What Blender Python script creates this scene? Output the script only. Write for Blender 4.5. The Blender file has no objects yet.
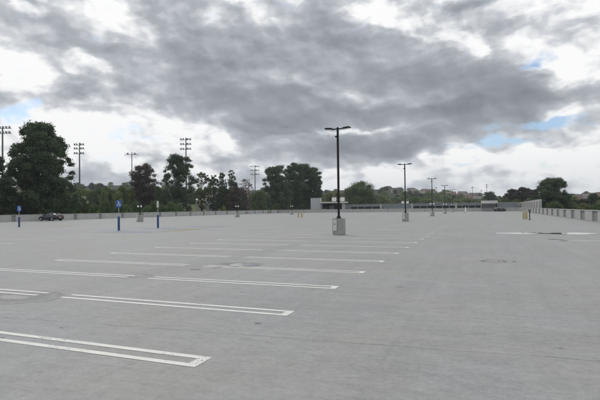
import bpy, bmesh, math, random
import numpy as np
from mathutils import Vector, Matrix, Euler
R = math.radians
random.seed(7); rng = np.random.default_rng(7)
S = bpy.context.scene
C = S.collection

# ------------------------------------------------------------------ camera
F, H, SL = 465.0, 1.75, 0.0116
YAW = math.atan(183/F); PITCH = math.atan((206+183*SL-200)/F); ROLL = math.atan(SL)
cam = bpy.data.cameras.new('camera'); cam.sensor_width = 36; cam.lens = F/600*36
cam.clip_start = .1; cam.clip_end = 20000
cam_ob = bpy.data.objects.new('camera', cam); C.objects.link(cam_ob)
cam_ob.matrix_world = (Matrix.Translation((0, 0, H)) @ Matrix.Rotation(YAW, 4, 'Z')
                       @ Matrix.Rotation(math.pi/2+PITCH, 4, 'X') @ Matrix.Rotation(-ROLL, 4, 'Z'))
S.camera = cam_ob
S.render.engine = 'CYCLES'
S.render.resolution_x, S.render.resolution_y = 1024, 683
S.view_settings.view_transform = 'Standard'; S.view_settings.look = 'None'
S.view_settings.exposure = 0.0; S.view_settings.gamma = 1
S.view_settings.use_curve_mapping = False

def azim(px):            # world azimuth from +Y towards +X
    return math.atan((px-300)/F)-YAW
def hor(px): return 206+(483-px)*SL

# ------------------------------------------------------------------ sun
SUN_EL, SUN_AZ = R(48), azim(110)
sl = bpy.data.lights.new('sun', 'SUN'); sl.energy = 0.9; sl.angle = R(14); sl.color = (1, .965, .91)
so = bpy.data.objects.new('sun', sl); C.objects.link(so)
sd = Vector((math.sin(SUN_AZ)*math.cos(SUN_EL), math.cos(SUN_AZ)*math.cos(SUN_EL), math.sin(SUN_EL)))
so.rotation_euler = sd.to_track_quat('Z', 'Y').to_euler(); so.location = (0, 0, 60)

# ------------------------------------------------------------------ node helper
class NT:
    def __init__(s, nt): s.nt = nt; nt.nodes.clear()
    def n(s, t, ins=None, **kw):
        nd = s.nt.nodes.new(t)
        for k, v in kw.items(): setattr(nd, k, v)
        for k, v in (ins or {}).items():
            so_ = nd.inputs[k]
            if isinstance(v, bpy.types.NodeSocket): s.nt.links.new(v, so_)
            else: so_.default_value = v
        return nd
    def m(s, op, a, b=0.0, c=0.0, clamp=False):
        return s.n('ShaderNodeMath', {0: a, 1: b, 2: c}, operation=op, use_clamp=clamp).outputs[0]
    def mapr(s, v, a, b, c=0.0, d=1.0, smooth=False):
        return s.n('ShaderNodeMapRange', {0: v, 1: a, 2: b, 3: c, 4: d},
                   interpolation_type='SMOOTHSTEP' if smooth else 'LINEAR', clamp=True).outputs[0]
    def noise(s, vec, scale, detail=4, rough=.5, dist=0.0):
        return s.n('ShaderNodeTexNoise', {'Vector': vec, 'Scale': scale, 'Detail': detail, 'Roughness': rough, 'Distortion': dist})
    def mix(s, f, a, b, blend='MIX'):
        nd = s.nt.nodes.new('ShaderNodeMix'); nd.data_type = 'RGBA'; nd.blend_type = blend
        for so_, v in ((nd.inputs[0], f), (nd.inputs[6], a), (nd.inputs[7], b)):
            if isinstance(v, bpy.types.NodeSocket): s.nt.links.new(v, so_)
            else: so_.default_value = v if not isinstance(v, tuple) else (*v, 1)[:4]
        return nd.outputs[2]
    def ramp(s, f, stops, interp='LINEAR'):
        nd = s.n('ShaderNodeValToRGB', {0: f}); cr = nd.color_ramp; cr.interpolation = interp
        while len(cr.elements) < len(stops): cr.elements.new(.5)
        for e, (p, c) in zip(cr.elements, stops): e.position = p; e.color = (*c, 1)
        return nd.outputs[0]
    def mapping(s, vec, loc=(0, 0, 0), rot=(0, 0, 0), sc=(1, 1, 1), t='POINT'):
        return s.n('ShaderNodeMapping', {'Vector': vec, 'Location': loc, 'Rotation': rot, 'Scale': sc}, vector_type=t).outputs[0]
    def comb(s, x, y, z=0.0): return s.n('ShaderNodeCombineXYZ', {0: x, 1: y, 2: z}).outputs[0]

# ------------------------------------------------------------------ world: daylight sky with broken cloud
W = bpy.data.worlds.new('World'); S.world = W; W.use_nodes = True
t = NT(W.node_tree)
gen = t.n('ShaderNodeTexCoord').outputs['Generated']
sep = t.n('ShaderNodeSeparateXYZ', {0: gen}); dx, dy, dz = sep.outputs
ha = -YAW                                  # heading of the view
cx = t.m('SUBTRACT', t.m('MULTIPLY', dx, math.cos(ha)), t.m('MULTIPLY', dy, math.sin(ha)))
cy = t.m('ADD', t.m('MULTIPLY', dx, math.sin(ha)), t.m('MULTIPLY', dy, math.cos(ha)))
az = t.m('ARCTAN2', cx, cy)                # azimuth and elevation of the sky point, radians
el = t.m('ARCSINE', dz)
zz = t.m('ADD', t.m('MAXIMUM', dz, 0.0), .17)
P = t.comb(t.m('DIVIDE', cx, zz), t.m('DIVIDE', cy, zz), 0.0)
AE = t.comb(az, el, 0.0)
w1 = t.noise(P, 1.1, 3, .55).outputs['Color']
w2 = t.noise(t.mapping(AE, sc=(1, 1.9, 1)), 9.0, 4, .6).outputs['Color']
def centred(c, k):
    v = t.n('ShaderNodeVectorMath', {0: c, 1: (.5, .5, .5)}, operation='SUBTRACT').outputs[0]
    return t.n('ShaderNodeVectorMath', {0: v, 1: k}, operation='MULTIPLY').outputs[0]
WP = t.n('ShaderNodeVectorMath', {0: AE, 1: centred(w1, (.16, .05, 0))}, operation='ADD').outputs[0]
WP = t.n('ShaderNodeVectorMath', {0: WP, 1: centred(w2, (.12, .07, 0))}, operation='ADD').outputs[0]
def blobs(lst, base):
    acc = base
    for px, py, rx, ry, rot, amp in lst:
        a = math.atan((px-300)/F); e = math.atan((hor(px)-py)/F*math.cos(a))
        k = math.cos(a)
        v = t.mapping(WP, (a, e, 0), (0, 0, R(-rot)), (rx/F*1.45*k, ry/F*1.45*k, 1), 'TEXTURE')
        g = t.n('ShaderNodeTexGradient', {0: v}, gradient_type='SPHERICAL').outputs['Fac']
        g = t.mapr(g, 0, 1, 0, amp, True) if amp > 0 else t.m('MULTIPLY', t.mapr(g, 0, 1, 0, 1, True), amp)
        acc = t.m('ADD', acc, g)
    return acc
thick_blobs = [  # px, py, half width, half height, tilt (down to the right), amount
 (25, 27, 75, 26, 12, .20), (130, 50, 130, 38, 22, .16), (235, 45, 150, 52, 8, .25), (200, 92, 95, 26, 20, .34),
 (370, 62, 130, 50, 5, .40), (455, 95, 110, 34, 6, .60), (390, 112, 120, 20, 4, .50), (275, 114, 75, 26, 18, .60),
 (345, 154, 90, 13, -2, .62), (440, 137, 95, 15, -4, .62), (555, 88, 60, 16, 16, .42), (58, 74, 42, 8, 14, .30),
 (470, 3, 30, 7, 0, .5), (300, 140, 60, 16, 0, .25), (560, 25, 60, 20, 0, .16), (500, 60, 40, 20, 10, .2),
 (225, 165, 45, 10, 0, .08), (120, 182, 60, 9, 0, .10), (85, 160, 20, 12, 0, .16), (150, 168, 110, 20, 0, -.14), (578, 148, 50, 16, 0, -.28), (45, 150, 50, 20, 0, -.2), (580, 187, 50, 7, 0, .12), (500, 150, 60, 22, 0, -.15), (90, 120, 60, 18, 8, -.2),
 (20, 58, 60, 9, 12, -.35), (26, 72, 45, 18, 5, -.30), (90, 97, 40, 8, 10, -.2), (92, 64, 26, 8, 18, -.35), (105, 10, 32, 13, 20, -.5), (25, 3, 16, 8, 0, -.4),
 (385, 14, 32, 13, 20, -.55), (462, 38, 34, 11, 25, -.42), (430, 16, 35, 9, 15, -.3), (375, 96, 75, 8, -3, -.42), (212, 66, 26, 5, 24, -.16),
 (60, 130, 120, 28, 0, -.22), (180, 130, 60, 16, 20, -.25), (225, 145, 22, 12, 10, -.3), (490, 165, 110, 16, 0, -.2), (580, 112, 30, 14, 0, -.25), (575, 55, 40, 25, 0, -.2), (345, 131, 70, 5, -3, -.40)]
hole_blobs = [(48, 97, 20, 8, -12, 1.), (14, 108, 26, 10, 0, 1.), (140, 133, 26, 8, 0, .75), (562, 121, 62, 8, 3, .95), (528, 137, 42, 7, 0, .8),
 (545, 57, 14, 8, 12, .85), (563, 43, 20, 7, 0, .6), (487, 146, 40, 6, 0, .75), (477, 160, 40, 5, 0, .6), (90, 165, 26, 12, 0, .35),
 (120, 152, 30, 10, 0, .3), (60, 178, 70, 8, 0, .25), (400, 178, 60, 6, 0, .3), (560, 184, 80, 9, 0, .35), (165, 165, 30, 14, 0, .3)]
def sub5(n_): return t.m('SUBTRACT', n_, .5)
def plus(a, b, k): return t.m('ADD', a, t.m('MULTIPLY', b, k))
n1 = t.noise(P, .9, 5, .5, .2).outputs['Fac']
n3 = t.noise(t.mapping(AE, sc=(1, 1.5, 1)), 14, 8, .6, .15).outputs['Fac']
n5 = t.noise(t.mapping(AE, loc=(2, 1, 0), sc=(1, 1.3, 1)), 34, 6, .6, 0).outputs['Fac']
WB = t.n('ShaderNodeVectorMath', {0: AE, 1: centred(w2, (.05, .035, 0))}, operation='ADD').outputs[0]
def lumps(off, sc_, z):      # rounded heaps; the offset copy gives the side that faces the light
    return t.noise(t.mapping(WB, loc=(-off*.5+z, -off, z), sc=(1, 1.6, 1)), sc_, 3, .45, .1).outputs['Fac']
L1, L1b = lumps(0, 5.5, 0), lumps(.035, 5.5, 0)
L2, L2b = lumps(0, 14, 3), lumps(.013, 14, 3)
TB = blobs(thick_blobs, .245)
T = plus(TB, sub5(n1), .55)
T = plus(T, sub5(L1), t.mapr(TB, .3, 1.0, 1.1, 1.25))
T = plus(T, sub5(L2), t.mapr(TB, .3, 1.0, 1.0, .6))
# firm up the edge between bright and heavy cloud
T = t.m('ADD', T, t.m('MULTIPLY', t.mapr(T, .22, .46, -.05, .06, True), 1.0))
T = plus(T, sub5(n3), t.mapr(TB, .3, 1.0, .62, .28))
T = plus(T, sub5(n5), t.mapr(TB, .3, 1.0, .28, .09))
T = plus(T, t.m('SUBTRACT', L1b, L1), 2.2)
T = plus(T, t.m('SUBTRACT', L2b, L2), t.mapr(TB, .3, 1.0, 2.0, 1.4))
hole = blobs(hole_blobs, 0.0)
hole = plus(hole, t.m('SUBTRACT', .52, n3), 1.7)
hole = plus(hole, t.m('SUBTRACT', .50, L2), 1.6)
hole = plus(hole, t.m('SUBTRACT', .5, n5), .7)
hole = t.mapr(hole, .34, 1.15, 0, .92, True)
cloud = t.ramp(t.m('MULTIPLY', T, .72), [(.0, (1.0, 1.0, 1.0)), (.07, (.90, .91, .92)), (.14, (.80, .815, .835)), (.22, (.64, .665, .70)), (.40, (.45, .475, .52)),
                   (.64, (.325, .355, .385)), (1.0, (.225, .25, .272))])
sky = t.n('ShaderNodeTexSky', sky_type='NISHITA', sun_disc=False, sun_elevation=SUN_EL, sun_rotation=SUN_AZ, air_density=1.0, dust_density=1.0)
sky_c = t.mix(1.0, sky.outputs[0], (.10, .112, .125), 'MULTIPLY')
col = t.mix(hole, cloud, sky_c)
lowf = t.mapr(el, R(0), R(6), .45, 0)
col = t.mix(lowf, col, (.66, .71, .77))
upf = t.mapr(cy, -.5, .1, 1, 0)
bg = t.n('ShaderNodeBackground', {'Color': col, 'Strength': 1.0})
t.n('ShaderNodeOutputWorld', {0: bg.outputs[0]})

# ------------------------------------------------------------------ materials
def mat(name, col, rough=.8, var=.15, scale=2.0, spec=.3, metal=0.0, bump=0.0, bscale=30, obj_rand=0.0, coat=0.0, trans=0.0):
    m = bpy.data.materials.new(name); m.use_nodes = True; t = NT(m.node_tree)
    tc = t.n('ShaderNodeTexCoord').outputs['Object']
    nz = t.noise(tc, scale, 6, .6).outputs['Fac']
    k = t.mapr(nz, .25, .75, 1-var, 1+var)
    if obj_rand:
        oi = t.n('ShaderNodeObjectInfo').outputs['Random']
        k = t.m('MULTIPLY', k, t.mapr(oi, 0, 1, 1-obj_rand, 1+obj_rand))
    c = t.mix(1.0, col, t.comb(k, k, k), 'MULTIPLY')
    ins = {'Base Color': c, 'Roughness': rough, 'Specular IOR Level': spec, 'Metallic': metal, 'Coat Weight': coat}
    if bump:
        b = t.n('ShaderNodeBump', {'Height': t.noise(tc, bscale, 5, .6).outputs['Fac'], 'Strength': bump, 'Distance': .02})
        ins['Normal'] = b.outputs[0]
    p = t.n('ShaderNodeBsdfPrincipled', ins)
    t.n('ShaderNodeOutputMaterial', {0: p.outputs[0]})
    return m
def leaf_mat(name, c1, c2, c3=None, scale=.6):
    m = bpy.data.materials.new(name); m.use_nodes = True; t = NT(m.node_tree)
    tc = t.n('ShaderNodeTexCoord').outputs['Object']
    a = t.noise(tc, scale, 3, .6).outputs['Fac']; b = t.noise(tc, 6.0, 2, .5).outputs['Fac']
    f = t.m('ADD', t.m('MULTIPLY', a, .55), t.m('MULTIPLY', b, .45))
    c = t.ramp(f, [(.36, c1), (.62, c2)] + ([(.75, c3)] if c3 else []))
    oi = t.n('ShaderNodeObjectInfo').outputs['Random']
    c = t.mix(1.0, c, t.comb(*[t.mapr(oi, 0, 1, .85, 1.15)]*3), 'MULTIPLY')
    p = t.n('ShaderNodeBsdfPrincipled', {'Base Color': c, 'Roughness': .65, 'Specular IOR Level': .25})
    tr = t.n('ShaderNodeBsdfTranslucent', {'Color': c})
    mx = t.n('ShaderNodeMixShader', {0: .3, 1: p.outputs[0], 2: tr.outputs[0]})
    t.n('ShaderNodeOutputMaterial', {0: mx.outputs[0]})
    return m

M = {}
M['conc'] = mat('weathered concrete', (.33, .33, .32), .85, .14, 1.1, .3, bump=.3)
M['conc_light'] = mat('pale precast concrete', (.43, .43, .42), .85, .12, .9, .3, bump=.2)
M['conc_dark'] = mat('darker concrete', (.25, .255, .26), .9, .22, 1.4, .2, bump=.2)  # darker concrete tone for recessed wall cores, badges and stair walls
M['render_blue'] = mat('blue grey render', (.23, .26, .29), .8, .12, .5)
M['render_lav'] = mat('pale grey render', (.46, .47, .49), .8, .08, .5)
M['white'] = mat('white paint', (.78, .78, .76), .5, .06, 3)
M['offwhite'] = mat('off white paint', (.62, .62, .60), .55, .06, 3)
M['grey_box'] = mat('light grey enamel', (.58, .58, .57), .45, .05, 3)
M['dark_metal'] = mat('dark bronze metal', (.012, .014, .016), .6, .15, 4, .25)
M['black'] = mat('black rubber', (.018, .018, .019), .7, .2, 5)
M['open_shade'] = mat('painted interior shade', (.045, .048, .052), .8, .3, .6)  # near-black colour carries the shade inside the openings
M['galv'] = mat('galvanised steel', (.38, .39, .40), .45, .1, 3, .5, metal=.6)
M['tower'] = mat('weathered tower steel', (.11, .115, .12), .6, .15, 1)
M['lampglass'] = mat('floodlight glass', (.42, .47, .52), .2, .1, 2, .6)
M['wood_pole'] = mat('timber pole', (.10, .08, .065), .9, .2, 1)
M['blue'] = mat('blue painted steel', (.015, .058, .18), .45, .12, 4, .5)
M['blue_sign'] = mat('blue sign face', (.022, .11, .36), .4, .05, 4, .5)
M['yellow'] = mat('yellow painted steel', (.44, .38, .19), .7, .12, 4, .4)
M['cream'] = mat('cream board', (.62, .58, .40), .6, .06, 1)
M['bark'] = mat('bark', (.075, .06, .045), .95, .35, 2, bump=.6, bscale=6)
M['bark_pale'] = mat('pale bark', (.20, .17, .14), .95, .3, 2)
M['car'] = mat('dark car paint', (.010, .011, .018), .3, .05, 2, .4, coat=.3)
M['car_glass'] = mat('tinted car glass', (.03, .035, .04), .06, .05, 2, .7)
M['rim'] = mat('alloy', (.55, .55, .56), .3, .05, 4, .5, metal=.7)
M['tail'] = mat('tail lamp red', (.32, .03, .03), .2, .05, 4, .6)
M['head'] = mat('head lamp clear', (.6, .62, .65), .1, .05, 4, .7)
M['plate'] = mat('number plate', (.55, .55, .55), .5, .05, 8)
M['roof_red'] = mat('clay roof', (.17, .11, .088), .85, .15, .5, obj_rand=.3)
M['roof_grey'] = mat('grey shingle roof', (.17, .16, .155), .9, .15, .5, obj_rand=.3)
M['wall_tan'] = mat('tan stucco', (.34, .30, .26), .85, .08, .5, obj_rand=.25)
M['wall_pale'] = mat('pale stucco', (.46, .45, .43), .85, .08, .5, obj_rand=.2)
M['win'] = mat('window glass', (.05, .06, .075), .15, .05, 2, .6)
M['house_lav'] = mat('lavender grey wall', (.26, .26, .33), .8, .08, .5)
M['pine'] = leaf_mat('pine needles', (0.054, 0.088, 0.050), (0.092, 0.135, 0.069))
M['pine2'] = leaf_mat('pine needles grey green', (0.073, 0.109, 0.067), (0.119, 0.160, 0.091))
M['broad'] = leaf_mat('broad leaves', (0.085, 0.130, 0.059), (0.143, 0.193, 0.081))
M['olive'] = leaf_mat('olive leaves', (0.133, 0.169, 0.074), (0.249, 0.288, 0.119))
M['yelgreen'] = leaf_mat('yellow green leaves', (0.093, 0.117, 0.041), (0.259, 0.286, 0.097))
M['redleaf'] = leaf_mat('purple brown leaves', (0.078, 0.065, 0.061), (0.136, 0.103, 0.090))
M['palebush'] = leaf_mat('pale straw twigs', (0.180, 0.158, 0.126), (0.377, 0.344, 0.279))
M['twig'] = leaf_mat('bare twigs', (0.180, 0.150, 0.131), (0.224, 0.193, 0.172))
M['reddark'] = leaf_mat('dark reddish leaves', (0.048, 0.048, 0.043), (0.093, 0.079, 0.066))

# ------------------------------------------------------------------ mesh helpers
class B:
    """collects simple solids and links them as ONE mesh object"""
    def __init__(s): s.v = []; s.f = []; s.mi = []; s.cur = 0
    def add(s, vs, fs):
        o = len(s.v); s.v += [tuple(v) for v in vs]; s.f += [tuple(i+o for i in f) for f in fs]; s.mi += [s.cur]*len(fs); return s
    def box(s, x0, x1, y0, y1, z0, z1, mtx=None, bev=0.0):
        if bev:
            b = bev; vs = []; bm = bmesh.new(); bmesh.ops.create_cube(bm, size=1)
            for v in bm.verts: v.co = Vector(((x0+x1)/2+v.co.x*(x1-x0), (y0+y1)/2+v.co.y*(y1-y0), (z0+z1)/2+v.co.z*(z1-z0)))
            bmesh.ops.bevel(bm, geom=bm.edges[:], offset=b, segments=2, affect='EDGES')
            vs = [v.co.copy() for v in bm.verts]; fs = [[v.index for v in f.verts] for f in bm.faces]
            bm.verts.index_update(); fs = [[v.index for v in f.verts] for f in bm.faces]; bm.free()
        else:
            vs = [Vector(p) for p in ((x0, y0, z0), (x1, y0, z0), (x1, y1, z0), (x0, y1, z0), (x0, y0, z1), (x1, y0, z1), (x1, y1, z1), (x0, y1, z1))]
            fs = [(0, 3, 2, 1), (4, 5, 6, 7), (0, 1, 5, 4), (1, 2, 6, 5), (2, 3, 7, 6), (3, 0, 4, 7)]
        if mtx: vs = [mtx @ v for v in vs]
        return s.add(vs, fs)
    def tube(s, p0, p1, r0, r1=None, n=10, cap=True):
        p0, p1 = Vector(p0), Vector(p1); r1 = r0 if r1 is None else r1
        q = (p1-p0).to_track_quat('Z', 'Y')
        vs = []
        for p, r in ((p0, r0), (p1, r1)):
            for k in range(n):
                a = 2*math.pi*k/n; vs.append(p+q @ Vector((r*math.cos(a), r*math.sin(a), 0)))
        fs = [(k, (k+1) % n, n+(k+1) % n, n+k) for k in range(n)]
        if cap: fs += [tuple(range(n-1, -1, -1)), tuple(range(n, 2*n))]
        return s.add(vs, fs)
    def lathe(s, prof, c=(0, 0, 0), n=20, axis='Z'):
        vs = []
        for r, z in prof:
            for k in range(n):
                a = 2*math.pi*k/n; p = (r*math.cos(a), r*math.sin(a), z)
                if axis == 'Y': p = (p[0], p[2], p[1])
                vs.append((p[0]+c[0], p[1]+c[1], p[2]+c[2]))
        fs = []
        for j in range(len(prof)-1):
            for k in range(n): fs.append((j*n+k, j*n+(k+1) % n, (j+1)*n+(k+1) % n, (j+1)*n+k))
        fs += [tuple(range(n-1, -1, -1)), tuple(range((len(prof)-1)*n, len(prof)*n))]
        return s.add(vs, fs)
    def poly(s, pts, z): return s.add([(x, y, z) for x, y in pts], [tuple(range(len(pts)))])
    def build(s, name, m, parent=None, loc=(0, 0, 0), smooth=False):
        me = bpy.data.meshes.new(name); me.from_pydata(s.v, [], s.f)
        for q in (m if isinstance(m, list) else [m]): me.materials.append(M[q] if isinstance(q, str) else q)
        if isinstance(m, list): me.polygons.foreach_set('material_index', s.mi)
        if smooth: me.polygons.foreach_set('use_smooth', [True]*len(me.polygons))
        me.update()
        o = bpy.data.objects.new(name, me); C.objects.link(o); o.location = loc
        if parent: o.parent = parent
        return o

def tag(o, label, cat, group=None):
    o['label'] = label; o['category'] = cat
    if group: o['group'] = group
    return o
def thing(name, label, cat, loc=(0, 0, 0), rz=0.0, group=None):
    o = bpy.data.objects.new(name, None); C.objects.link(o); o.empty_display_size = .3
    o.location = loc; o.rotation_euler = (0, 0, rz)
    return tag(o, label, cat, group)
def struct(o): o['kind'] = 'structure'; return o
def dup(root, loc, rz, label, sc=None, group=None):
    def cp(o, par):
        c = o.copy(); C.objects.link(c); c.parent = par
        for ch in [q for q in ALL_KIDS.get(o.name, [])]: cp(ch, c)
        return c
    build_kids()
    c = cp(root, None); c.location = loc; c.rotation_euler = (0, 0, rz)
    if sc is not None: c.scale = sc
    c['label'] = label
    if group: c['group'] = group
    return c
ALL_KIDS = {}; _n = [0]
def build_kids():
    if _n[0] == len(C.objects): return
    ALL_KIDS.clear()
    for o in C.objects:
        if o.parent: ALL_KIDS.setdefault(o.parent.name, []).append(o)
    _n[0] = len(C.objects)

# ------------------------------------------------------------------ terrain
def lerp_tab(tab, x):
    xs = [a for a, b in tab]; ys = [b for a, b in tab]
    return float(np.interp(x, xs, ys))
SKY = [(-400, 190), (0, 187), (60, 186), (130, 185), (200, 191), (240, 190), (265, 189), (310, 191), (345, 189.5), (385, 189), (420, 191), (450, 194), (480, 197), (520, 199), (600, 196.5), (900, 194)]
R0T = [(-400, 128), (180, 128), (300, 215), (345, 245), (520, 240), (560, 150), (600, 130), (1200, 130)]
def px_of(x, y):
    a = math.atan2(x, y)+YAW
    if a > math.pi: a -= 2*math.pi
    if a < -math.pi: a += 2*math.pi
    a = max(-1.2, min(1.2, a))
    return 300+F*math.tan(a), a
def terrain(x, y):
    r = math.hypot(x, y)
    px, a = px_of(x, y)
    ridge = (hor(px)-lerp_tab(SKY, px))/F*math.cos(a)*700 + 1.75
    r0 = lerp_tab(R0T, px)
    g = max(0.0, min(1.0, (r-r0)/(700-r0)))**.95
    g2 = 0 if r < 700 else min(1, (r-700)/900)
    n = math.sin(x*.021+1)*math.cos(y*.017)*.6+math.sin(x*.05+y*.033)*.4
    return -3+(ridge+3)*g*(1-.75*g2)+n*1.3*g
def at(px, r):
    a = azim(px); x, y = math.sin(a)*r, math.cos(a)*r
    return x, y, terrain(x, y)
def zpx(px, r, py):      # height of the point seen at row py at ground distance r
    return H+(hor(px)-py)/F*r*math.cos(azim(px)+YAW)

radii = [0, 60, 100, 120, 130, 145, 160, 180, 200, 225, 250, 280, 310, 350, 400, 450, 500, 560, 620, 680, 740, 820, 950, 1150]
NA = 360
vs = [(0, 0, -3)]; fs = []
for r in radii[1:]:
    for k in range(NA):
        a = 2*math.pi*k/NA; x, y = r*math.sin(a), r*math.cos(a); vs.append((x, y, terrain(x, y)))
for k in range(NA): fs.append((0, 1+(k+1) % NA, 1+k))
for j in range(len(radii)-2):
    for k in range(NA): fs.append((1+j*NA+k, 1+j*NA+(k+1) % NA, 1+(j+1)*NA+(k+1) % NA, 1+(j+1)*NA+k))
m = bpy.data.materials.new('hill grass and scrub'); m.use_nodes = True; t = NT(m.node_tree)
pos = t.n('ShaderNodeNewGeometry').outputs['Position']
a = t.noise(pos, .012, 5, .6).outputs['Fac']; b = t.noise(pos, .09, 6, .65).outputs['Fac']; c_ = t.noise(pos, 1.5, 4, .6).outputs['Fac']
near = t.ramp(b, [(.35, (.060, .085, .028)), (.6, (.13, .165, .055))])
far = t.ramp(t.m('ADD', t.m('MULTIPLY', a, .6), t.m('MULTIPLY', b, .4)), [(.38, (.026, .032, .018)), (.52, (.046, .050, .025)), (.62, (.075, .075, .036)), (.72, (.13, .115, .065))])
dist = t.n('ShaderNodeVectorMath', {0: pos}, operation='LENGTH').outputs['Value']
col = t.mix(t.mapr(dist, 200, 330), near, far)
col = t.mix(.5, col, t.comb(c_, c_, c_), 'OVERLAY')
p = t.n('ShaderNodeBsdfPrincipled', {'Base Color': col, 'Roughness': .95, 'Specular IOR Level': .1})
t.n('ShaderNodeOutputMaterial', {0: p.outputs[0]})
g = B().add(vs, fs).build('ground', m, smooth=True); struct(g)

# ------------------------------------------------------------------ deck
XL, XR, Y0, Y1 = -74.5, 11.0, -45.0, 166.0
m = bpy.data.materials.new('parking deck concrete'); m.use_nodes = True; t = NT(m.node_tree)
pos = t.n('ShaderNodeNewGeometry').outputs['Position']
big = t.noise(pos, .22, 4, .55).outputs['Fac']
mid = t.noise(t.mapping(pos, sc=(.8, 2.2, 1)), 1.3, 6, .65, .4).outputs['Fac']
streak = t.noise(t.mapping(pos, rot=(0, 0, R(-10)), sc=(.35, 4.5, 1)), 2.2, 5, .6).outputs['Fac']
trow = t.noise(t.mapping(pos, sc=(2.6, .16, 1)), 1.0, 4, .6).outputs['Fac']
fine = t.noise(pos, 55, 4, .7).outputs['Fac']
spk = t.noise(pos, 14, 5, .7).outputs['Fac']
v = t.m('ADD', t.m('MULTIPLY', t.m('SUBTRACT', big, .5), .42), 1.0)
v = t.m('ADD', v, t.m('MULTIPLY', t.m('SUBTRACT', mid, .5), .50))
v = t.m('ADD', v, t.m('MULTIPLY', t.m('SUBTRACT', streak, .5), .26))
v = t.m('ADD', v, t.m('MULTIPLY', t.m('SUBTRACT', trow, .5), .26))
v = t.m('ADD', v, t.m('MULTIPLY', t.m('SUBTRACT', fine, .5), .60))
v = t.m('ADD', v, t.m('MULTIPLY', t.m('SUBTRACT', spk, .5), .62))
blo = t.noise(t.mapping(pos, sc=(1, 1.5, 1)), 4.2, 6, .68, .3).outputs['Fac']
v = t.m('ADD', v, t.m('MULTIPLY', t.m('SUBTRACT', blo, .5), .46))
drip = t.n('ShaderNodeTexVoronoi', {'Vector': pos, 'Scale': .9, 'Randomness': 1.0}).outputs['Distance']
dsel = t.mapr(t.noise(pos, .8, 2, .5).outputs['Fac'], .47, .56)
v = t.m('SUBTRACT', v, t.m('MULTIPLY', t.mapr(t.m('ADD', drip, t.m('MULTIPLY', t.m('SUBTRACT', spk, .5), .10)), .04, .075, .30, 0, True), dsel))
sp = t.n('ShaderNodeSeparateXYZ', {0: pos}); X_, Y_ = sp.outputs[0], sp.outputs[1]
wob = t.m('MULTIPLY', t.m('SUBTRACT', t.noise(pos, 2.3, 6, .65).outputs['Fac'], .5), .16)
def line(expr, w, depth, patchy=.5):
    global v
    d = t.m('ABSOLUTE', expr)
    k = t.mapr(d, w*.4, w, depth, 0, True)
    pn = t.mapr(t.noise(pos, .9, 4, .6).outputs['Fac'], .35, .6, 1-patchy, 1)
    v = t.m('SUBTRACT', v, t.m('MULTIPLY', k, pn))
# hairline crack across the aisle and control joints
line(t.m('ADD', t.m('SUBTRACT', Y_, t.m('MULTIPLY_ADD', X_, .083, 6.0)), wob), .022, .34, .75)
for jy in (-6, 18.9, 34, 49, 64, 79, 94, 124): line(t.m('ADD', t.m('SUBTRACT', Y_, jy), t.m('MULTIPLY', wob, .3)), .05, .16, .5)
for jx in (-20, -38, -56, 4.4, -1.1, -5.9): line(t.m('ADD', t.m('SUBTRACT', X_, jx), t.m('MULTIPLY', wob, .5)), .04, .07 if jx > -10 else .10, .8)
def stain(x, y, rx, ry, amp, ring=0.0, rot=0):
    global v
    q = t.n('ShaderNodeVectorMath', {0: pos, 1: centred2(.55)}, operation='ADD').outputs[0]
    q = t.mapping(q, (x, y, 0), (0, 0, R(rot)), (rx, ry, 1), 'TEXTURE')
    d = t.n('ShaderNodeVectorMath', {0: t.n('ShaderNodeVectorMath', {0: q, 1: (1, 1, 0)}, operation='MULTIPLY').outputs[0]}, operation='LENGTH').outputs['Value']
    if ring:
        k = t.mapr(t.m('ABSOLUTE', t.m('SUBTRACT', d, 1)), ring*.3, ring, amp, 0, True)
    else: k = t.mapr(d, .55, 1.1, amp, 0, True)
    v = t.m('SUBTRACT', v, k)
_w = t.noise(pos, 1.7, 4, .6).outputs['Color']
def centred2(k):
    q = t.n('ShaderNodeVectorMath', {0: _w, 1: (.5, .5, .5)}, operation='SUBTRACT').outputs[0]
    return t.n('ShaderNodeVectorMath', {0: q, 1: (k, k, 0)}, operation='MULTIPLY').outputs[0]
stain(-8.9, 6.75, .95, .55, .26); stain(-8.95, 6.72, .45, .25, -.42)           # drying puddle at the left edge
stain(-8.9, 6.75, 1.0, .6, .25, .12)
stain(-7.15, 12.95, .85, .6, .36)          # round the puddle between the stalls
stain(-8.75, 9.95, .55, .35, .2, .25); stain(-7.75, 11.45, .24, .2, .4)
stain(.30, 16.0, .34, .36, .5, .16); stain(.66, 16.05, .26, .34, .45, .18); stain(.2, 15.9, .5, .25, .12)   # ring marks in the aisle
stain(3.3, 32.4, 3.6, 1.5, .12); stain(-3.2, 6.4, .07, .06, .5); stain(-5.9, 5.15, .06, .04, .6); stain(-5.0, 3.5, .05, .04, .5); stain(-6.3, 4.5, .06, .04, .5)
stain(-3.6, 7.9, 2.2, .7, .05); stain(1.0, 6.9, 1.4, .5, .07); stain(-11, 10.6, 2.2, .8, .05); stain(-8.4, 14, .9, 9, .07)
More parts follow.
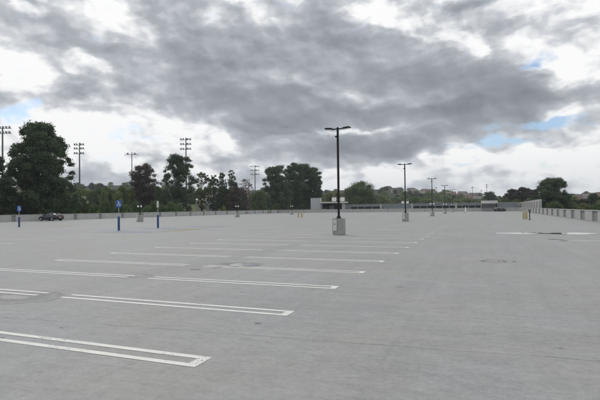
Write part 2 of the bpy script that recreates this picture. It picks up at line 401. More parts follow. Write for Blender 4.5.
# pale scrapes
for x0_, y0_, r_, L_ in ((-4.1, 3.9, 35, 1.1), (-7.2, 9.3, 40, .9), (-5.4, 14.8, 62, 2.6)):
    q = t.mapping(pos, (x0_, y0_, 0), (0, 0, R(r_)), (L_, .05, 1), 'TEXTURE')
    d = t.n('ShaderNodeVectorMath', {0: t.n('ShaderNodeVectorMath', {0: q, 1: (1, 1, 0)}, operation='MULTIPLY').outputs[0]}, operation='LENGTH').outputs['Value']
    v = t.m('ADD', v, t.m('MULTIPLY', t.mapr(d, .3, 1, .10, 0, True), t.mapr(spk, .4, .6)))
tint = t.ramp(t.noise(pos, .35, 4, .6).outputs['Fac'], [(.40, (.298, .298, .286)), (.60, (.300, .304, .307))])
base = t.mix(1.0, tint, t.comb(v, v, v), 'MULTIPLY')
rg = t.mapr(t.m('ADD', t.m('MULTIPLY', big, .5), t.m('MULTIPLY', mid, .5)), .3, .7, .50, .78)
bh = t.m('ADD', t.m('MULTIPLY', fine, .6), t.m('MULTIPLY', t.noise(t.mapping(pos, sc=(.5, 6, 1)), 9, 3, .6).outputs['Fac'], .4))
bmp = t.n('ShaderNodeBump', {'Height': bh, 'Strength': .22, 'Distance': .012})
p = t.n('ShaderNodeBsdfPrincipled', {'Base Color': base, 'Roughness': rg, 'Specular IOR Level': .42, 'Normal': bmp.outputs[0]})
t.n('ShaderNodeOutputMaterial', {0: p.outputs[0]})
struct(B().box(XL-.3, XR+.3, Y0, Y1+.3, -2.9, 0).build('parking_deck', m))

# ------------------------------------------------------------------ painted markings
def paint(name, c, wear=.5):
    m = bpy.data.materials.new(name); m.use_nodes = True; t = NT(m.node_tree)
    pos = t.n('ShaderNodeNewGeometry').outputs['Position']
    a = t.noise(pos, 1.2, 5, .6).outputs['Fac']; b = t.noise(pos, 26, 5, .7).outputs['Fac']
    s_ = t.m('ADD', t.m('MULTIPLY', a, .45), t.m('MULTIPLY', b, .55))
    al = t.mapr(s_, .30+wear*.1, .40+wear*.22, 0, 1)
    k = t.mapr(t.noise(pos, 3, 4, .6).outputs['Fac'], .3, .7, .88, 1.05)
    p = t.n('ShaderNodeBsdfPrincipled', {'Base Color': t.mix(1.0, c, t.comb(k, k, k), 'MULTIPLY'), 'Roughness': .6, 'Alpha': al})
    t.n('ShaderNodeOutputMaterial', {0: p.outputs[0]})
    return m
PW = paint('white line paint', (.75, .75, .71), .16)
PWF = paint('worn white line paint', (.66, .67, .65), .12)
PB = paint('worn blue paint', (.24, .36, .54), .45)
PY = paint('worn yellow paint', (.45, .40, .24), .9)
ys = [-3.4, -.75, 1.92, 4.56, 7.15, 9.78, 12.30, 14.92, 17.67, 20.36, 23.05]
while ys[-1] < 158: ys.append(ys[-1]+2.72)
def rect(b, x0, x1, y0, y1): b.poly([(x0, y0), (x1, y0), (x1, y1), (x0, y1)], .004)
def hairpins(b, xo, xc, ylist, w=.095, gap=.17):
    """xo = open end at the stall head, xc = closed end on the aisle"""
    s_ = 1 if xc > xo else -1
    for y in ylist:
        rect(b, xo, xc, y-gap/2-w, y-gap/2) if s_ > 0 else rect(b, xc, xo, y-gap/2-w, y-gap/2)
        rect(b, xo, xc, y+gap/2, y+gap/2+w) if s_ > 0 else rect(b, xc, xo, y+gap/2, y+gap/2+w)
        x1, x2 = (xc-.14, xc) if s_ > 0 else (xc, xc+.14)
        rect(b, x1, x2, y-gap/2, y+gap/2)
bw, bf, bb, by = B(), B(), B(), B()
hairpins(bw, -8.0, -3.0, ys); hairpins(bw, -8.65, -14.15, ys)
ysf = [y for y in ys if y > 40]; ysn = [y for y in ys if y <= 40]
hairpins(bf, -28.9, -23.7, ysn[:12]+ysf, .09); hairpins(bf, -29.6, -34.7, [y for y in ys if y > 40 or y < 20], .09)
hairpins(bf, -47.6, -42.6, ys, .09); hairpins(bf, -48.3, -53.3, ys, .09); hairpins(bf, -73.6, -68.4, ys, .09)
for y in ysn[12:]:      # accessible stalls: blue outlines and hatched access aisles
    rect(bb, -28.9, -23.7, y-.07, y+.07); rect(bb, -34.7, -29.6, y-.07, y+.07)
for y in ysn[12::2]:
    for k in range(6):
        x = -28.6+k*.85; bb.poly([(x, y), (x+.14, y), (x+1.4, y+2.0), (x+1.26, y+2.0)], .006)
rect(bb, -29.1, -28.9, ysn[12]-.1, ysn[-1]+.1); rect(bb, -23.7, -23.55, ysn[12]-.1, ysn[-1]+.1)
by.poly([(-24.8, 31.2), (-22.9, 31.2), (-22.9, 35.6), (-24.8, 35.6)], .008)
by.poly([(-45.5, 38.6), (-44.4, 38.6), (-44.4, 41.4), (-45.5, 41.4)], .008)
for nm, b_, mt in (('stall_lines', bw, PW), ('faded_stall_lines', bf, PWF), ('blue_markings', bb, PB), ('yellow_markings', by, PY)):
    struct(b_.build(nm, mt))

# ------------------------------------------------------------------ puddles
m = bpy.data.materials.new('standing water'); m.use_nodes = True; t = NT(m.node_tree)
pos = t.n('ShaderNodeNewGeometry').outputs['Position']
b_ = t.n('ShaderNodeBump', {'Height': t.noise(pos, 3, 2, .5).outputs['Fac'], 'Strength': .02, 'Distance': .01})
p = t.n('ShaderNodeBsdfPrincipled', {'Base Color': (.13, .13, .125, 1), 'Roughness': .03, 'IOR': 1.33, 'Normal': b_.outputs[0]})
t.n('ShaderNodeOutputMaterial', {0: p.outputs[0]}); M['water'] = m
def puddle(x, y, rx, ry, seed, rot=0, lob=.22):
    r_ = random.Random(seed); ph = [r_.uniform(0, 6.28) for _ in range(5)]; pts = []
    for k in range(72):
        a = 2*math.pi*k/72
        q = 1+sum(lob/(j+1)*math.sin((j+2)*a+ph[j]) for j in range(5))
        u, w = rx*q*math.cos(a), ry*q*math.sin(a); c, s_ = math.cos(R(rot)), math.sin(R(rot))
        pts.append((x+u*c-w*s_, y+u*s_+w*c))
    return pts
for pts in (puddle(1.95, 32.3, 1.15, 1.1, 1, 0, .16), puddle(5.1, 32.6, 1.3, 1.0, 2, 0, .15), puddle(3.0, 32.9, .35, .3, 8, 0), puddle(3.65, 32.3, .42, .34, 12, 0), puddle(4.6, 26.0, .9, .2, 3, 8),
            puddle(-7.0, 12.8, .34, .50, 4, 5, .3), puddle(-7.45, 12.1, .16, .16, 6), puddle(3.4, 26.8, .35, .1, 9)):
    struct(B().poly(pts, .0075).build('puddle', M['water']))

# ------------------------------------------------------------------ parapet walls
def parapet(label, origin, rz, L, first, period=6.43, dark=2.5, hgt=1.17):
    """wall runs along local +X, deck side is local -Y"""
    w = thing('parapet_wall', label, 'wall', origin, rz)
    B().box(0, L, .0, .22, 0, hgt-.09).build('wall_core', 'conc_dark', w)
    B().box(0, L, -.16, .26, hgt-.09, hgt, bev=.012).build('coping', 'conc_light', w)
    x = 0.0; nxt = first
    segs = []
    while x < L:
        e = min(nxt-dark/2, L)
        if e-x > .3: segs.append((x, e))
        x = nxt+dark/2; nxt += period
    for a, e in segs:
        B().box(a, e, -.13, 0, .0, hgt-.092, bev=.015).build('precast_panel', 'conc_light', w)
    return w
parapet('long pale concrete parapet with dark recesses along the right edge of the deck', (XR, Y1, 0), R(-90), Y1-Y0, Y1-159.6)
parapet('long concrete parapet along the left edge of the deck in front of the trees', (XL, Y0, 0), R(90), Y1+2-Y0, 69-12.9*9-.0-Y0+6.43*1, dark=.75)
parapet('far low concrete parapet closing the deck below the blue grey building', (XL+.3, Y1, 0), 0, XR-XL-.35, 4.0, dark=.12)
parapet('concrete parapet closing the deck behind the viewer', (XR, Y0, 0), R(180), XR-XL, 4.0)

# ------------------------------------------------------------------ light poles on concrete pedestals
def light_pole(label, loc, group):
    w = thing('light_pole', label, 'light pole', loc, 0, group)
    ped = B().box(-.345, .345, -.345, .345, 0, 1.06, bev=.03).build('pedestal', 'conc', w)
    B().box(-.28, -.03, -.44, -.343, .26, 1.0, bev=.015).build('junction_box', 'grey_box', ped)
    B().lathe([(.055, -.455), (.055, -.439)], (-.155, 0, .70), 14, 'Y').build('round_badge', 'conc_dark', ped)
    B().box(-.16, .16, -.16, .16, 1.06, 1.09).box(-.10, .10, -.10, .10, 1.09, 1.2).build('base_cover', 'dark_metal', w)
    B().box(-.062, .062, -.062, .062, 1.2, 6.98, bev=.008).build('pole', 'dark_metal', w)
    arm = B().box(-.3, .3, -.035, .035, 6.84, 6.91).build('cross_arm', 'dark_metal', w)
    for s_ in (-1, 1):
        hm = B(); mt = Matrix.Translation((s_*.30, 0, 6.875)) @ Matrix.Rotation(R(-s_*5), 4, 'Y')
        x0, x1 = (0, .56) if s_ > 0 else (-.56, 0)
        hm.box(x0, x1, -.19, .19, -.035, .04, mt, bev=.02); hm.box(min(x0, x1)+.1, max(x0, x1)-.1, -.12, .12, .04, .075, mt)
        h_ = hm.build('lamp_head', 'dark_metal', w)
        B().box(x0+.05, x1-.05, -.15, .15, -.043, -.036, mt).build('lens', 'lampglass', h_)
    B().box(-.17, -.06, -.05, .05, 6.33, 6.43, bev=.01).tube((-.11, -.04, 6.38), (-.11, -.13, 6.35), .035).build('camera_housing', 'dark_metal', w)
    for s_ in (-1, 1):
        sg = B().box(s_*.28-.15, s_*.28+.15, -.085, -.073, 2.16, 2.42, bev=.003).build('sign_plate', 'white', w)
        B().box(s_*.28-(.2 if s_ > 0 else -.0)-.02, s_*.28+(.2 if s_ < 0 else 0)+.02, -.072, -.06, 2.28, 2.31).build('bracket', 'galv', sg)
    return w
g_ = 'double headed light poles on concrete pedestals'
ordn = ['nearest double headed light pole on its concrete pedestal in the middle of the deck', 'second light pole of the middle row, right of the round dark tree',
        'third light pole of the middle row, short with distance', 'fourth light pole of the middle row, before the far building', 'fifth and farthest light pole of the middle row']
lp = None
for k, l in enumerate(ordn):
    loc = (-8.72, (29.0, 56.8, 88.6, 119.4, 150.2)[k], 0)
    if lp is None: lp = light_pole(l, loc, g_)
    else: dup(lp, loc, 0, l)
for l, loc in (('light pole against the purple brown tree, behind the blue posts', (-47.2, 55.3, 0)), ('light pole in front of the pale bush left of the pine group', (-47.9, 85.8, 0)),
               ('light pole before the pine group, beside the yellow bollards', (-48.9, 118.0, 0))):
    dup(lp, loc, 0, l)

# ------------------------------------------------------------------ blue accessible parking posts
def access_symbol(b, y):
    """wheelchair figure on the sign face, in the sign's own plane"""
    for k in range(14):
        a0, a1 = R(-200+k*17), R(-200+(k+1)*17)
        c = (-.01, -.045); q = [(c[0]+r*math.cos(a), c[1]+r*math.sin(a)) for r, a in ((.085, a0), (.085, a1), (.062, a1), (.062, a0))]
        b.add([(x, y, z) for x, z in q], [(0, 1, 2, 3)])
    for seg in (((-.02, .10), (-.005, -.01), .016), ((-.005, -.01), (.065, -.01), .014), ((.065, -.01), (.10, -.10), .014), ((-.015, .05), (.05, .05), .011)):
        (x0, z0), (x1, z1), w = seg; d = Vector((x1-x0, z1-z0)).normalized(); nrm = Vector((-d.y, d.x))*w
        b.add([(x0+nrm.x, y, z0+nrm.y), (x1+nrm.x, y, z1+nrm.y), (x1-nrm.x, y, z1-nrm.y), (x0-nrm.x, y, z0-nrm.y)], [(0, 1, 2, 3)])
    b.add([(-.02+.026*math.cos(a), y, .135+.026*math.sin(a)) for a in [2*math.pi*k/12 for k in range(12)]], [tuple(range(12))])
def access_post(label, loc, rz, hs=2.1, sleeve=1.12, wsign=.46, face='blue_sign', sym=True):
    w = thing('parking_sign_post', label, 'sign post', loc, rz, 'accessible parking sign posts')
    B().lathe([(.098, 0), (.098, sleeve-.03), (.07, sleeve+.01), (.03, sleeve+.02)], n=20).build('bollard_sleeve', 'blue', w, smooth=False)
    B().tube((0, 0, sleeve), (0, 0, hs+.28), .028).build('pole', 'galv', w)
    sg = B().box(-wsign/2, wsign/2, -.045, -.033, hs-.30, hs+.30, bev=.003).build('sign_plate', face, w)
    if sym:
        sb = B(); access_symbol(sb, 0); o = sb.build('wheelchair_symbol', 'white', sg, (0, -.0475, hs+.02)); o.scale = (1.5, 1, 1.5)
    else:
        B().box(-wsign/2+.04, wsign/2-.04, -.0475, -.0455, hs-.2, hs-.02).build('grey_panel', 'grey_box', sg)
    return w
access_post('blue bollard sign post farthest left, left of the parked car', (-48.3, 36.9, 0), azim(0)*-1.0, hs=2.05, wsign=.4)
access_post('blue bollard post with blue wheelchair sign, left of a pair, tallest sign', (-29.25, 31.6, 0), R(38), hs=2.3, sleeve=1.2)
access_post('blue bollard post with narrow pale sign, right of the pair', (-29.1, 36.6, 0), R(20), hs=2.28, sleeve=1.25, wsign=.2, face='offwhite', sym=False)

# ------------------------------------------------------------------ bollards, pipe post, marker
def bollards(label, loc, rz, sep=.42, h=1.0):
    for s_, l in ((-1, 'left'), (1, 'right')):
        o = B().lathe([(.13, 0), (.13, h-.1), (.105, h-.03), (.05, h), (.01, h+.01)], n=18).build('bollard', 'yellow', None, (loc[0]+s_*sep/2*math.cos(rz), loc[1]+s_*sep/2*math.sin(rz), 0))
        tag(o, label % l, 'bollard', 'yellow bollards')
bollards('%s yellow bollard of the pair left of the nearest light pole', (-31.8, 80.8, 0), R(25), .62, 1.05)
bollards('%s yellow bollard of the pair near the right parapet', (5.0, 66.3, 0), 0, .32, .95)
pp = thing('standpipe', 'thin dark standpipe standing beside the yellow bollards near the right parapet', 'standpipe', (5.2, 62.3, 0))
B().tube((0, 0, 0), (0, 0, 1.12), .055).build('pipe', 'dark_metal', pp)
B().tube((0, 0, 1.12), (0, 0, 1.26), .085, .07).tube((0, -.02, 1.0), (0, -.16, .96), .05).build('valve_cap', 'dark_metal', pp)
B().box(-.13, .13, -.13, .13, 0, .03).build('base_plate', 'dark_metal', pp)
mk = thing('marker_cone', 'slim white cone marker standing alone near the far parapet', 'cone', (-4.7, 141, 0))
B().lathe([(.30, .06), (.27, .4), (.15, 1.1), (.07, 1.55), (.03, 1.58)], n=16).build('cone', 'white', mk); B().box(-.42, .42, -.42, .42, 0, .06).build('base', 'black', mk)

# ------------------------------------------------------------------ cars
def sedan(label, loc, rz):
    w = thing('parked_car', label, 'car', loc, rz)          # nose points to local +X
    # lower body: stations (x, half width, z bottom, z shoulder, z top)
    st = [(-2.28, .70, .42, .80, .90), (-2.20, .82, .30, .86, 1.00), (-1.85, .89, .22, .90, 1.03), (-1.0, .91, .20, .90, 1.0), (0, .91, .20, .89, .98),
          (.85, .91, .20, .88, .96), (1.45, .90, .22, .84, .90), (1.95, .86, .24, .74, .80), (2.22, .76, .30, .62, .68), (2.32, .58, .38, .52, .58)]
    def loft(st, prof, name, m_):
        vs = []; n = 0
        for s_ in st:
            ring = prof(s_); n = len(ring); vs += [(s_[0], y, z) for y, z in ring]
        fs = []
        for j in range(len(st)-1):
            for k in range(n): fs.append((j*n+k, j*n+(k+1) % n, (j+1)*n+(k+1) % n, (j+1)*n+k))
        fs += [tuple(range(n-1, -1, -1)), tuple(range((len(st)-1)*n, len(st)*n))]
        o = B().add(vs, fs).build(name, m_, w, smooth=True); return o
    def pb(s_):
        _, h, zb, zs, zt = s_
        r = [(0, zb), (h*.85, zb), (h*.97, zb+.08), (h, (zb+zs)/2), (h*.985, zs-.08), (h*.93, zs), (h*.80, zt-.01), (h*.4, zt+.015), (0, zt+.02)]
        return r+[(-y, z) for y, z in reversed(r[1:-1])]
    body = loft(st, pb, 'body', 'car')
    gh = [(-1.95, .72, .98, 1.02), (-1.60, .70, .98, 1.20), (-1.05, .665, .97, 1.41), (-.3, .66, .96, 1.47), (.25, .66, .96, 1.44), (.75, .67, .95, 1.23), (1.25, .72, .90, .955)]
    def pg(s_):
        _, h, zb, zt = s_; k = (zt-zb)/.5
        r = [(0, zb-.05), (h+.12, zb-.05), (h+.12*(1-.2*k), zb+.02*k), (h-.02*k, zt-.08*k), (h-.14*k, zt-.015*k), (h*.4, zt+.01), (0, zt+.012)]
        return r+[(-y, z) for y, z in reversed(r[1:-1])]
    loft(gh, pg, 'cabin_glass', 'car_glass')
    rf = [(-1.12, .50, 1.405), (-.6, .55, 1.462), (-.1, .55, 1.482), (.30, .51, 1.45)]
    vs = []; 
    for x, h, z in rf: vs += [(x, -h, z-.02), (x, -h*.5, z+.022), (x, 0, z+.03), (x, h*.5, z+.022), (x, h, z-.02)]
    fs = [(j*5+k, j*5+k+1, (j+1)*5+k+1, (j+1)*5+k) for j in range(3) for k in range(4)]
    B().add(vs, fs).build('roof', 'car', w, smooth=True)
    for s_ in (-1, 1):
        for x0, z0, x1, z1, q in ((.22, 1.44, 1.15, .93, .05), (-.42, 1.47, -.42, .95, .045), (-1.08, 1.41, -1.85, 1.0, .07)):
            y0, y1 = s_*(.60), s_*(.80)
            B().tube((x0, y0, z0-.03), (x1, y1, z1), q*.7, q*.8, 8).build('window_pillar', 'car', w)
        B().box(.52, .66, s_*.86 if s_ > 0 else -1.03, 1.03 if s_ > 0 else -.86, .95, 1.07, bev=.02).build('wing_mirror', 'car', w)
        for x in (-1.36, 1.38):
            wh = B().lathe([(.21, -.11), (.30, -.11), (.325, -.08), (.325, .08), (.30, .11), (.21, .11)], (x, s_*.82, .325), 28, 'Y').build('wheel', 'black', w, smooth=False)
            rb = B(); rb.lathe([(.215, s_*.02), (.215, s_*.085), (.19, s_*.112)], (x, s_*.82, .325), 24, 'Y')
            rb.build('rim', 'rim', wh)
        for x in (-.35,):
            B().box(x-.1, x+.1, s_*.905-.012, s_*.905+.012, .78, .81).build('door_handle', 'car', w)
        B().box(-2.285, -2.19, (.44 if s_ > 0 else -.80), (.80 if s_ > 0 else -.44), .70, .88, bev=.02).build('tail_light', 'tail', w)
        B().box(2.10, 2.27, (.42 if s_ > 0 else -.74), (.74 if s_ > 0 else -.42), .56, .66, bev=.02).build('headlight', 'head', w)
    B().box(-2.305, -2.275, -.26, .26, .60, .72).build('number_plate', 'plate', w)
    B().box(-2.33, -2.18, -.75, .75, .36, .54, bev=.03).build('rear_bumper', 'car', w)
    return w
# nose to the left parapet
car = sedan('dark sedan parked nose in at the left parapet below the big pine', (-71.35, 60.6, 0), R(180-2))
dup(car, (4.9, 156.5, 0), R(60), 'small dark car far off by the end parapet, right of the canopy')

# ------------------------------------------------------------------ far building, hut, canopies, ramp wall
fb = thing('far_building', 'long low blue grey building behind the far parapet with dark openings', 'building', (0, 184, -3))
zt = 5.95
def fx(px): a = azim(px); return math.tan(a)*184
xs0, xs1 = fx(342), fx(518)
B().box(xs0, xs1, .5, 14, 0, zt-.35).build('rear_block', 'open_shade', fb)  # solid block, its dark colour stands for the shade behind the openings
B().box(xs0, xs1, 0, .42, 5.0, zt).build('upper_wall', 'render_blue', fb)
B().box(xs0, xs1, -.1, 14, zt, zt+.12).build('roof', 'conc', fb)
B().box(xs0, xs1, 0, .42, 0, 3.9).build('lower_wall', 'conc', fb)
for px in (342, 381, 412, 456, 482): B().box(fx(px)-.45, fx(px)+.45, -.28, -.0, 0, zt).build('pilaster', 'conc_light', fb)
for a, e in ((343.5, 351), (383, 410.5), (483.5, 517.5)): B().box(fx(a), fx(e), .02, .40, 3.9, 5.0).build('infill_panel', 'render_blue', fb)
for px in (357.5, 364.5, 372, 420, 427, 435, 442.5, 449, 462, 468.5, 475): B().box(fx(px)-.12, fx(px)+.12, .05, .35, 3.9, 5.0).build('mullion', 'conc', fb)
# stair hut
hx = -62.5; hy = 172.5
ht = thing('stair_hut', 'pale stair hut with tall block and flat canopy roof, behind the nearest light pole', 'building', (-63.4, 172.5, -2.0), R(14))
B().box(0, 4.0, 0, 4, 0, 7.55).box(-.1, 4.1, -.1, 4.1, 7.55, 7.7).build('tall_block', 'render_lav', ht)
B().box(4.0, 14.6, -.8, 5, 5.55, 6.05).build('canopy_roof', 'offwhite', ht)
B().box(4.6, 12.3, 3.4, 4.9, 0, 5.54).build('recess_shade_block', 'open_shade', ht)  # solid block coloured as the shaded inside of the open bay
B().box(12.3, 13.4, 0, 4.9, 0, 5.54).build('end_wall', 'render_lav', ht)
B().box(4.0, 4.6, .2, 4.9, 0, 5.54).build('side_wall', 'house_lav', ht)
for x in (6.9, 9.4): B().box(x-.1, x+.1, .2, .4, 0, 5.54).build('column', 'dark_metal', ht)
B().box(7.2, 9.1, 3.2, 3.38, 2.1, 4.6).build('door', 'house_lav', ht)
B().box(4.7, 6.2, .6, 1.7, 2.0, 3.3).build('bench_block', 'conc_light', ht)
# stair canopy on the deck end
cn = thing('stair_canopy', 'white flat canopy over a dark stair opening at the far end of the deck', 'canopy', (1.9, 160.5, 0))
B().box(-2.5, 2.4, -1.6, 2.0, 2.62, 3.42).build('canopy_roof', 'offwhite', cn)
for x in (-2.2, 2.1):
    for y in (-1.3, 1.7): B().box(x-.1, x+.1, y-.1, y+.1, 0, 2.62).build('column', 'dark_metal', cn)
B().box(-2.3, 3.6, 1.9, 2.15, 0, 2.3).build('rear_wall', 'conc_dark', cn)
B().box(-2.3, 4.2, -1.75, -1.6, 0, 1.0).build('stair_guard', 'conc_dark', cn)
# ramp wall
rw = thing('ramp_wall', 'tall pale ribbed wall rising above the far end of the right parapet', 'wall', (12.9, 126, -3))
B().add([(0, 0, 0), (.3, 0, 0), (.3, 80, 0), (0, 80, 0), (0, 0, 6.25), (.3, 0, 6.25), (.3, 80, 5.9), (0, 80, 5.9)],
        [(0, 3, 2, 1), (4, 5, 6, 7), (0, 1, 5, 4), (1, 2, 6, 5), (2, 3, 7, 6), (3, 0, 4, 7)]).build('wall_core', 'conc_light', rw)
y = .6
while y < 79:
    B().box(-.14, -.002, y, y+1.6, 0, 5.8).build('rib', 'conc', rw); y += 6.4

# ------------------------------------------------------------------ floodlight towers and utility poles
def flood_tower(label, px, r, ytop, rows, wpx, per, py_rows, rz=None, thin=False):
    x, y, z = at(px, r); depth = r*math.cos(azim(px)+YAW); s_ = depth/F
    w = thing('floodlight_tower', label, 'light tower', (x, y, z), YAW if rz is None else rz, 'sports field floodlight towers')
    htop = zpx(px, r, ytop)-z
    B().tube((0, 0, 0), (0, 0, htop), .32 if not thin else .2, .17 if not thin else .11, 12).build('mast', 'tower', w)
    for yy in py_rows:
        zr = zpx(px, r, yy)-z; hw = wpx*s_/2
        bar = B().box(-hw, hw, -.34, -.18, zr-.09, zr+.05).build('cross_bar', 'tower', w)
        for k in range(per):
            xx = -hw+(k+.5)*2*hw/per
            if abs(xx) < .35: xx += .4
            l = B().lathe([(.10, .35), (.26, .12), (.30, 0), (.30, -.06)], (0, 0, 0), 12, 'Y')
            mt = Matrix.Translation((xx, -.45, zr+.30)) @ Matrix.Rotation(R(20), 4, 'X')
            l.v = [tuple(mt @ Vector(q)) for q in l.v]
            l.build('floodlight', 'tower', bar)
            g = B().lathe([(.27, -.065), (.27, -.085)], (0, 0, 0), 12, 'Y'); g.v = [tuple(mt @ Vector(q)) for q in g.v]; g.build('lens', 'lampglass', bar)
    return w
flood_tower('floodlight tower at the left edge beside the big pine', 2.5, 150, 126, 2, 19, 6, (128.3, 133.3))
flood_tower('floodlight tower with three lamp rows right of the big pine', 79.6, 180, 142.5, 3, 10.7, 5, (145, 149, 153.8))
flood_tower('thin floodlight pole with a single lamp bar above the purple brown tree', 132, 160, 152, 1, 14, 2, (154.5,), thin=True)
flood_tower('floodlight tower with three lamp rows above the tall tree', 186.3, 170, 137.5, 3, 11.5, 5, (139.8, 144.6, 149.4))
flood_tower('farthest floodlight tower left of the pine group', 255.2, 250, 165, 3, 9.2, 5, (166.8, 170.7, 174.6))
def utility(label, px, r, ytop, arms=1):
    x, y, z = at(px, r); w = thing('utility_pole', label, 'utility pole', (x, y, z), YAW+R(10), 'timber utility poles on the skyline')
    h = zpx(px, r, ytop)-z
    B().tube((0, 0, 0), (0, 0, h), .24, .15, 8).build('pole', 'wood_pole', w)
    for k in range(arms): B().box(-1.5, 1.5, -.12, .12, h-1.0-k*1.6, h-.7-k*1.6).build('cross_arm', 'wood_pole', w)
utility('utility pole standing between the fourth and fifth light poles and the cone', 472.6, 420, 186.5)
utility('utility pole right above the small tree behind the canopy', 487, 420, 184, 2)
utility('utility pole left of the small tree behind the canopy', 481.5, 500, 190)
utility('faint utility pole between the third and fourth light poles', 436.5, 480, 187)
utility('pale pole standing among the low trees at the right edge', 597, 170, 199.5)

# ------------------------------------------------------------------ small things on the left slope
x, y, z = at(84, 124)
bn = thing('notice_board', 'cream upright board on a post with blue panel beside it under the floodlight tower', 'sign', (x, y, z), YAW+R(25))
d = zpx(84, 124, 196.5)-z
B().box(-.55, .35, -.06, .0, d-3.1, d).build('cream_board', 'cream', bn); B().box(.35, 1.0, -.05, -.01, d-1.7, d-1.1).build('side_tab', 'cream', bn)
B().box(-2.3, -.75, .1, .16, d-2.6, d-.4).build('blue_panel', mat('dull navy panel', (.04, .05, .10), .6), bn)
B().tube((-.1, .05, 0), (-.1, .05, d-.1), .08).tube((-1.5, .25, 0), (-1.5, .25, d-.4), .08).build('posts', 'galv', bn)
def house(label, loc, rz, w_, d_, h_, wallm, roofm, pitch=.38, nwin=3, group='houses on the far hillside'):
    t_ = thing('house', label, 'house', loc, rz, group)
    wl = B().box(-w_/2, w_/2, -d_/2, d_/2, -3, h_); wl.add([(-w_/2, -d_/2+.01, h_), (-w_/2, d_/2-.01, h_), (-w_/2, 0, h_+d_/2*pitch*1.9)], [(0, 1, 2)]); wl.add([(w_/2, -d_/2+.01, h_), (w_/2, d_/2-.01, h_), (w_/2, 0, h_+d_/2*pitch*1.9)], [(0, 1, 2)])
    wall = wl.build('wall', wallm, t_)
    e = .5; rz_ = h_+(d_/2+e)*pitch*1.9; th = .25; hh = h_-e*.6
    B().add([(-w_/2-e, -d_/2-e, hh), (w_/2+e, -d_/2-e, hh), (w_/2+e, 0, rz_), (-w_/2-e, 0, rz_), (-w_/2-e, d_/2+e, hh), (w_/2+e, d_/2+e, hh),
             (-w_/2-e, -d_/2-e, hh+th), (w_/2+e, -d_/2-e, hh+th), (w_/2+e, 0, rz_+th), (-w_/2-e, 0, rz_+th), (-w_/2-e, d_/2+e, hh+th), (w_/2+e, d_/2+e, hh+th)],
            [(0, 3, 2, 1), (3, 4, 5, 2), (6, 7, 8, 9), (9, 8, 11, 10), (0, 1, 7, 6), (4, 10, 11, 5), (0, 6, 9, 3), (3, 9, 10, 4), (1, 2, 8, 7), (2, 5, 11, 8)]).build('roof', roofm, t_)
    for k in range(nwin):
        xx = -w_/2+(k+.5)*w_/nwin
        B().box(xx-.55, xx+.55, -d_/2-.04, -d_/2+.02, h_*.42, h_*.8).build('window', 'win', wall)
    return t_
x, y, z = at(211.5, 185); house('lavender grey shed house on the grass slope among the trees', (x, y, zpx(211.5, 185, 203.5)), YAW+R(8), 3.6, 4, 2.6, 'house_lav', 'roof_grey', .25, 2, 'buildings on the left slope')
x, y, z = at(202, 200); house('low building with long white roof left of the lavender grey house', (x, y, zpx(202, 200, 203.5)), YAW, 5.0, 3, 1.0, 'wall_tan', 'white', .22, 1, 'buildings on the left slope')
hr = random.Random(5); hs = []
for k in range(64):
    px = hr.uniform(412, 478) if k < 36 else (hr.uniform(386, 412) if k < 40 else hr.uniform(572, 600))
    r = hr.uniform(470, 700) if px < 500 else hr.uniform(330, 600)
    x, y, z = at(px, r)
    if any((x-a)**2+(y-b)**2 < 14**2 for a, b in hs): continue
    hs.append((x, y))
HP = {}
for i, (x, y) in enumerate(hs):
    right = px_of(x, y)[0] > 500; v_ = i % 4
    lab = {0: 'tan house with clay roof on the far hillside', 1: 'pale stucco house with clay roof on the far hillside', 2: 'tan house with grey roof on the far hillside', 3: 'pale house with grey roof on the far hillside'}[v_]
    if right: lab = lab.replace('on the far hillside', 'beyond the low trees at the far right')
    loc = (x, y, terrain(x, y)+.3); rz = YAW+R(hr.uniform(-40, 40))
    if v_ not in HP: HP[v_] = house(lab, loc, rz, 6.0+.8*v_, 5, 2.0+.8*(v_ % 2), ('wall_tan', 'wall_pale', 'wall_tan', 'wall_pale')[v_], ('roof_red', 'roof_red', 'roof_grey', 'roof_grey')[v_])
    else: dup(HP[v_], loc, rz, lab)

# ------------------------------------------------------------------ trees
def leaves(centres, radii_, n, size, rs, up=.3, shell=.25, squash=.75):
    """leaf-sized quads in the outer volume of many clumps"""
    cs = np.array(centres); rd = np.array(radii_); w = rd**2; idx = rs.choice(len(cs), n, p=w/w.sum())
    d = rs.normal(size=(n, 3)); d /= np.linalg.norm(d, axis=1)[:, None]
    rr = rd[idx]*(rs.random(n)**.45)*(.85+.38*np.abs(rs.normal(size=n)))
    p = cs[idx]+d*rr[:, None]*np.array([1, 1, squash])
    nr = d*.6+rs.normal(size=(n, 3))*.8+np.array([0, 0, up]); nr /= np.linalg.norm(nr, axis=1)[:, None]
    u = np.cross(nr, rs.normal(size=(n, 3))); u /= np.linalg.norm(u, axis=1)[:, None]; v_ = np.cross(nr, u)
    s_ = size*(.6+.8*rs.random(n))[:, None]
    a, b = u*s_, v_*s_*.55
    V = np.stack([p-a, p-b*.9, p+a, p+b*.9], 1).reshape(-1, 3)
    return V
def leaf_object(name, V, m_, parent):
    n = len(V)//4; me = bpy.data.meshes.new(name)
    me.vertices.add(len(V)); me.vertices.foreach_set('co', V.astype(np.float32).ravel())
    me.loops.add(4*n); me.loops.foreach_set('vertex_index', np.arange(4*n, dtype=np.int32))
    me.polygons.add(n); me.polygons.foreach_set('loop_start', np.arange(0, 4*n, 4, dtype=np.int32)); me.polygons.foreach_set('loop_total', np.full(n, 4, dtype=np.int32))
    me.materials.append(M[m_]); me.update(calc_edges=True)
    o = bpy.data.objects.new(name, me); C.objects.link(o)
    if parent: o.parent = parent
    return o
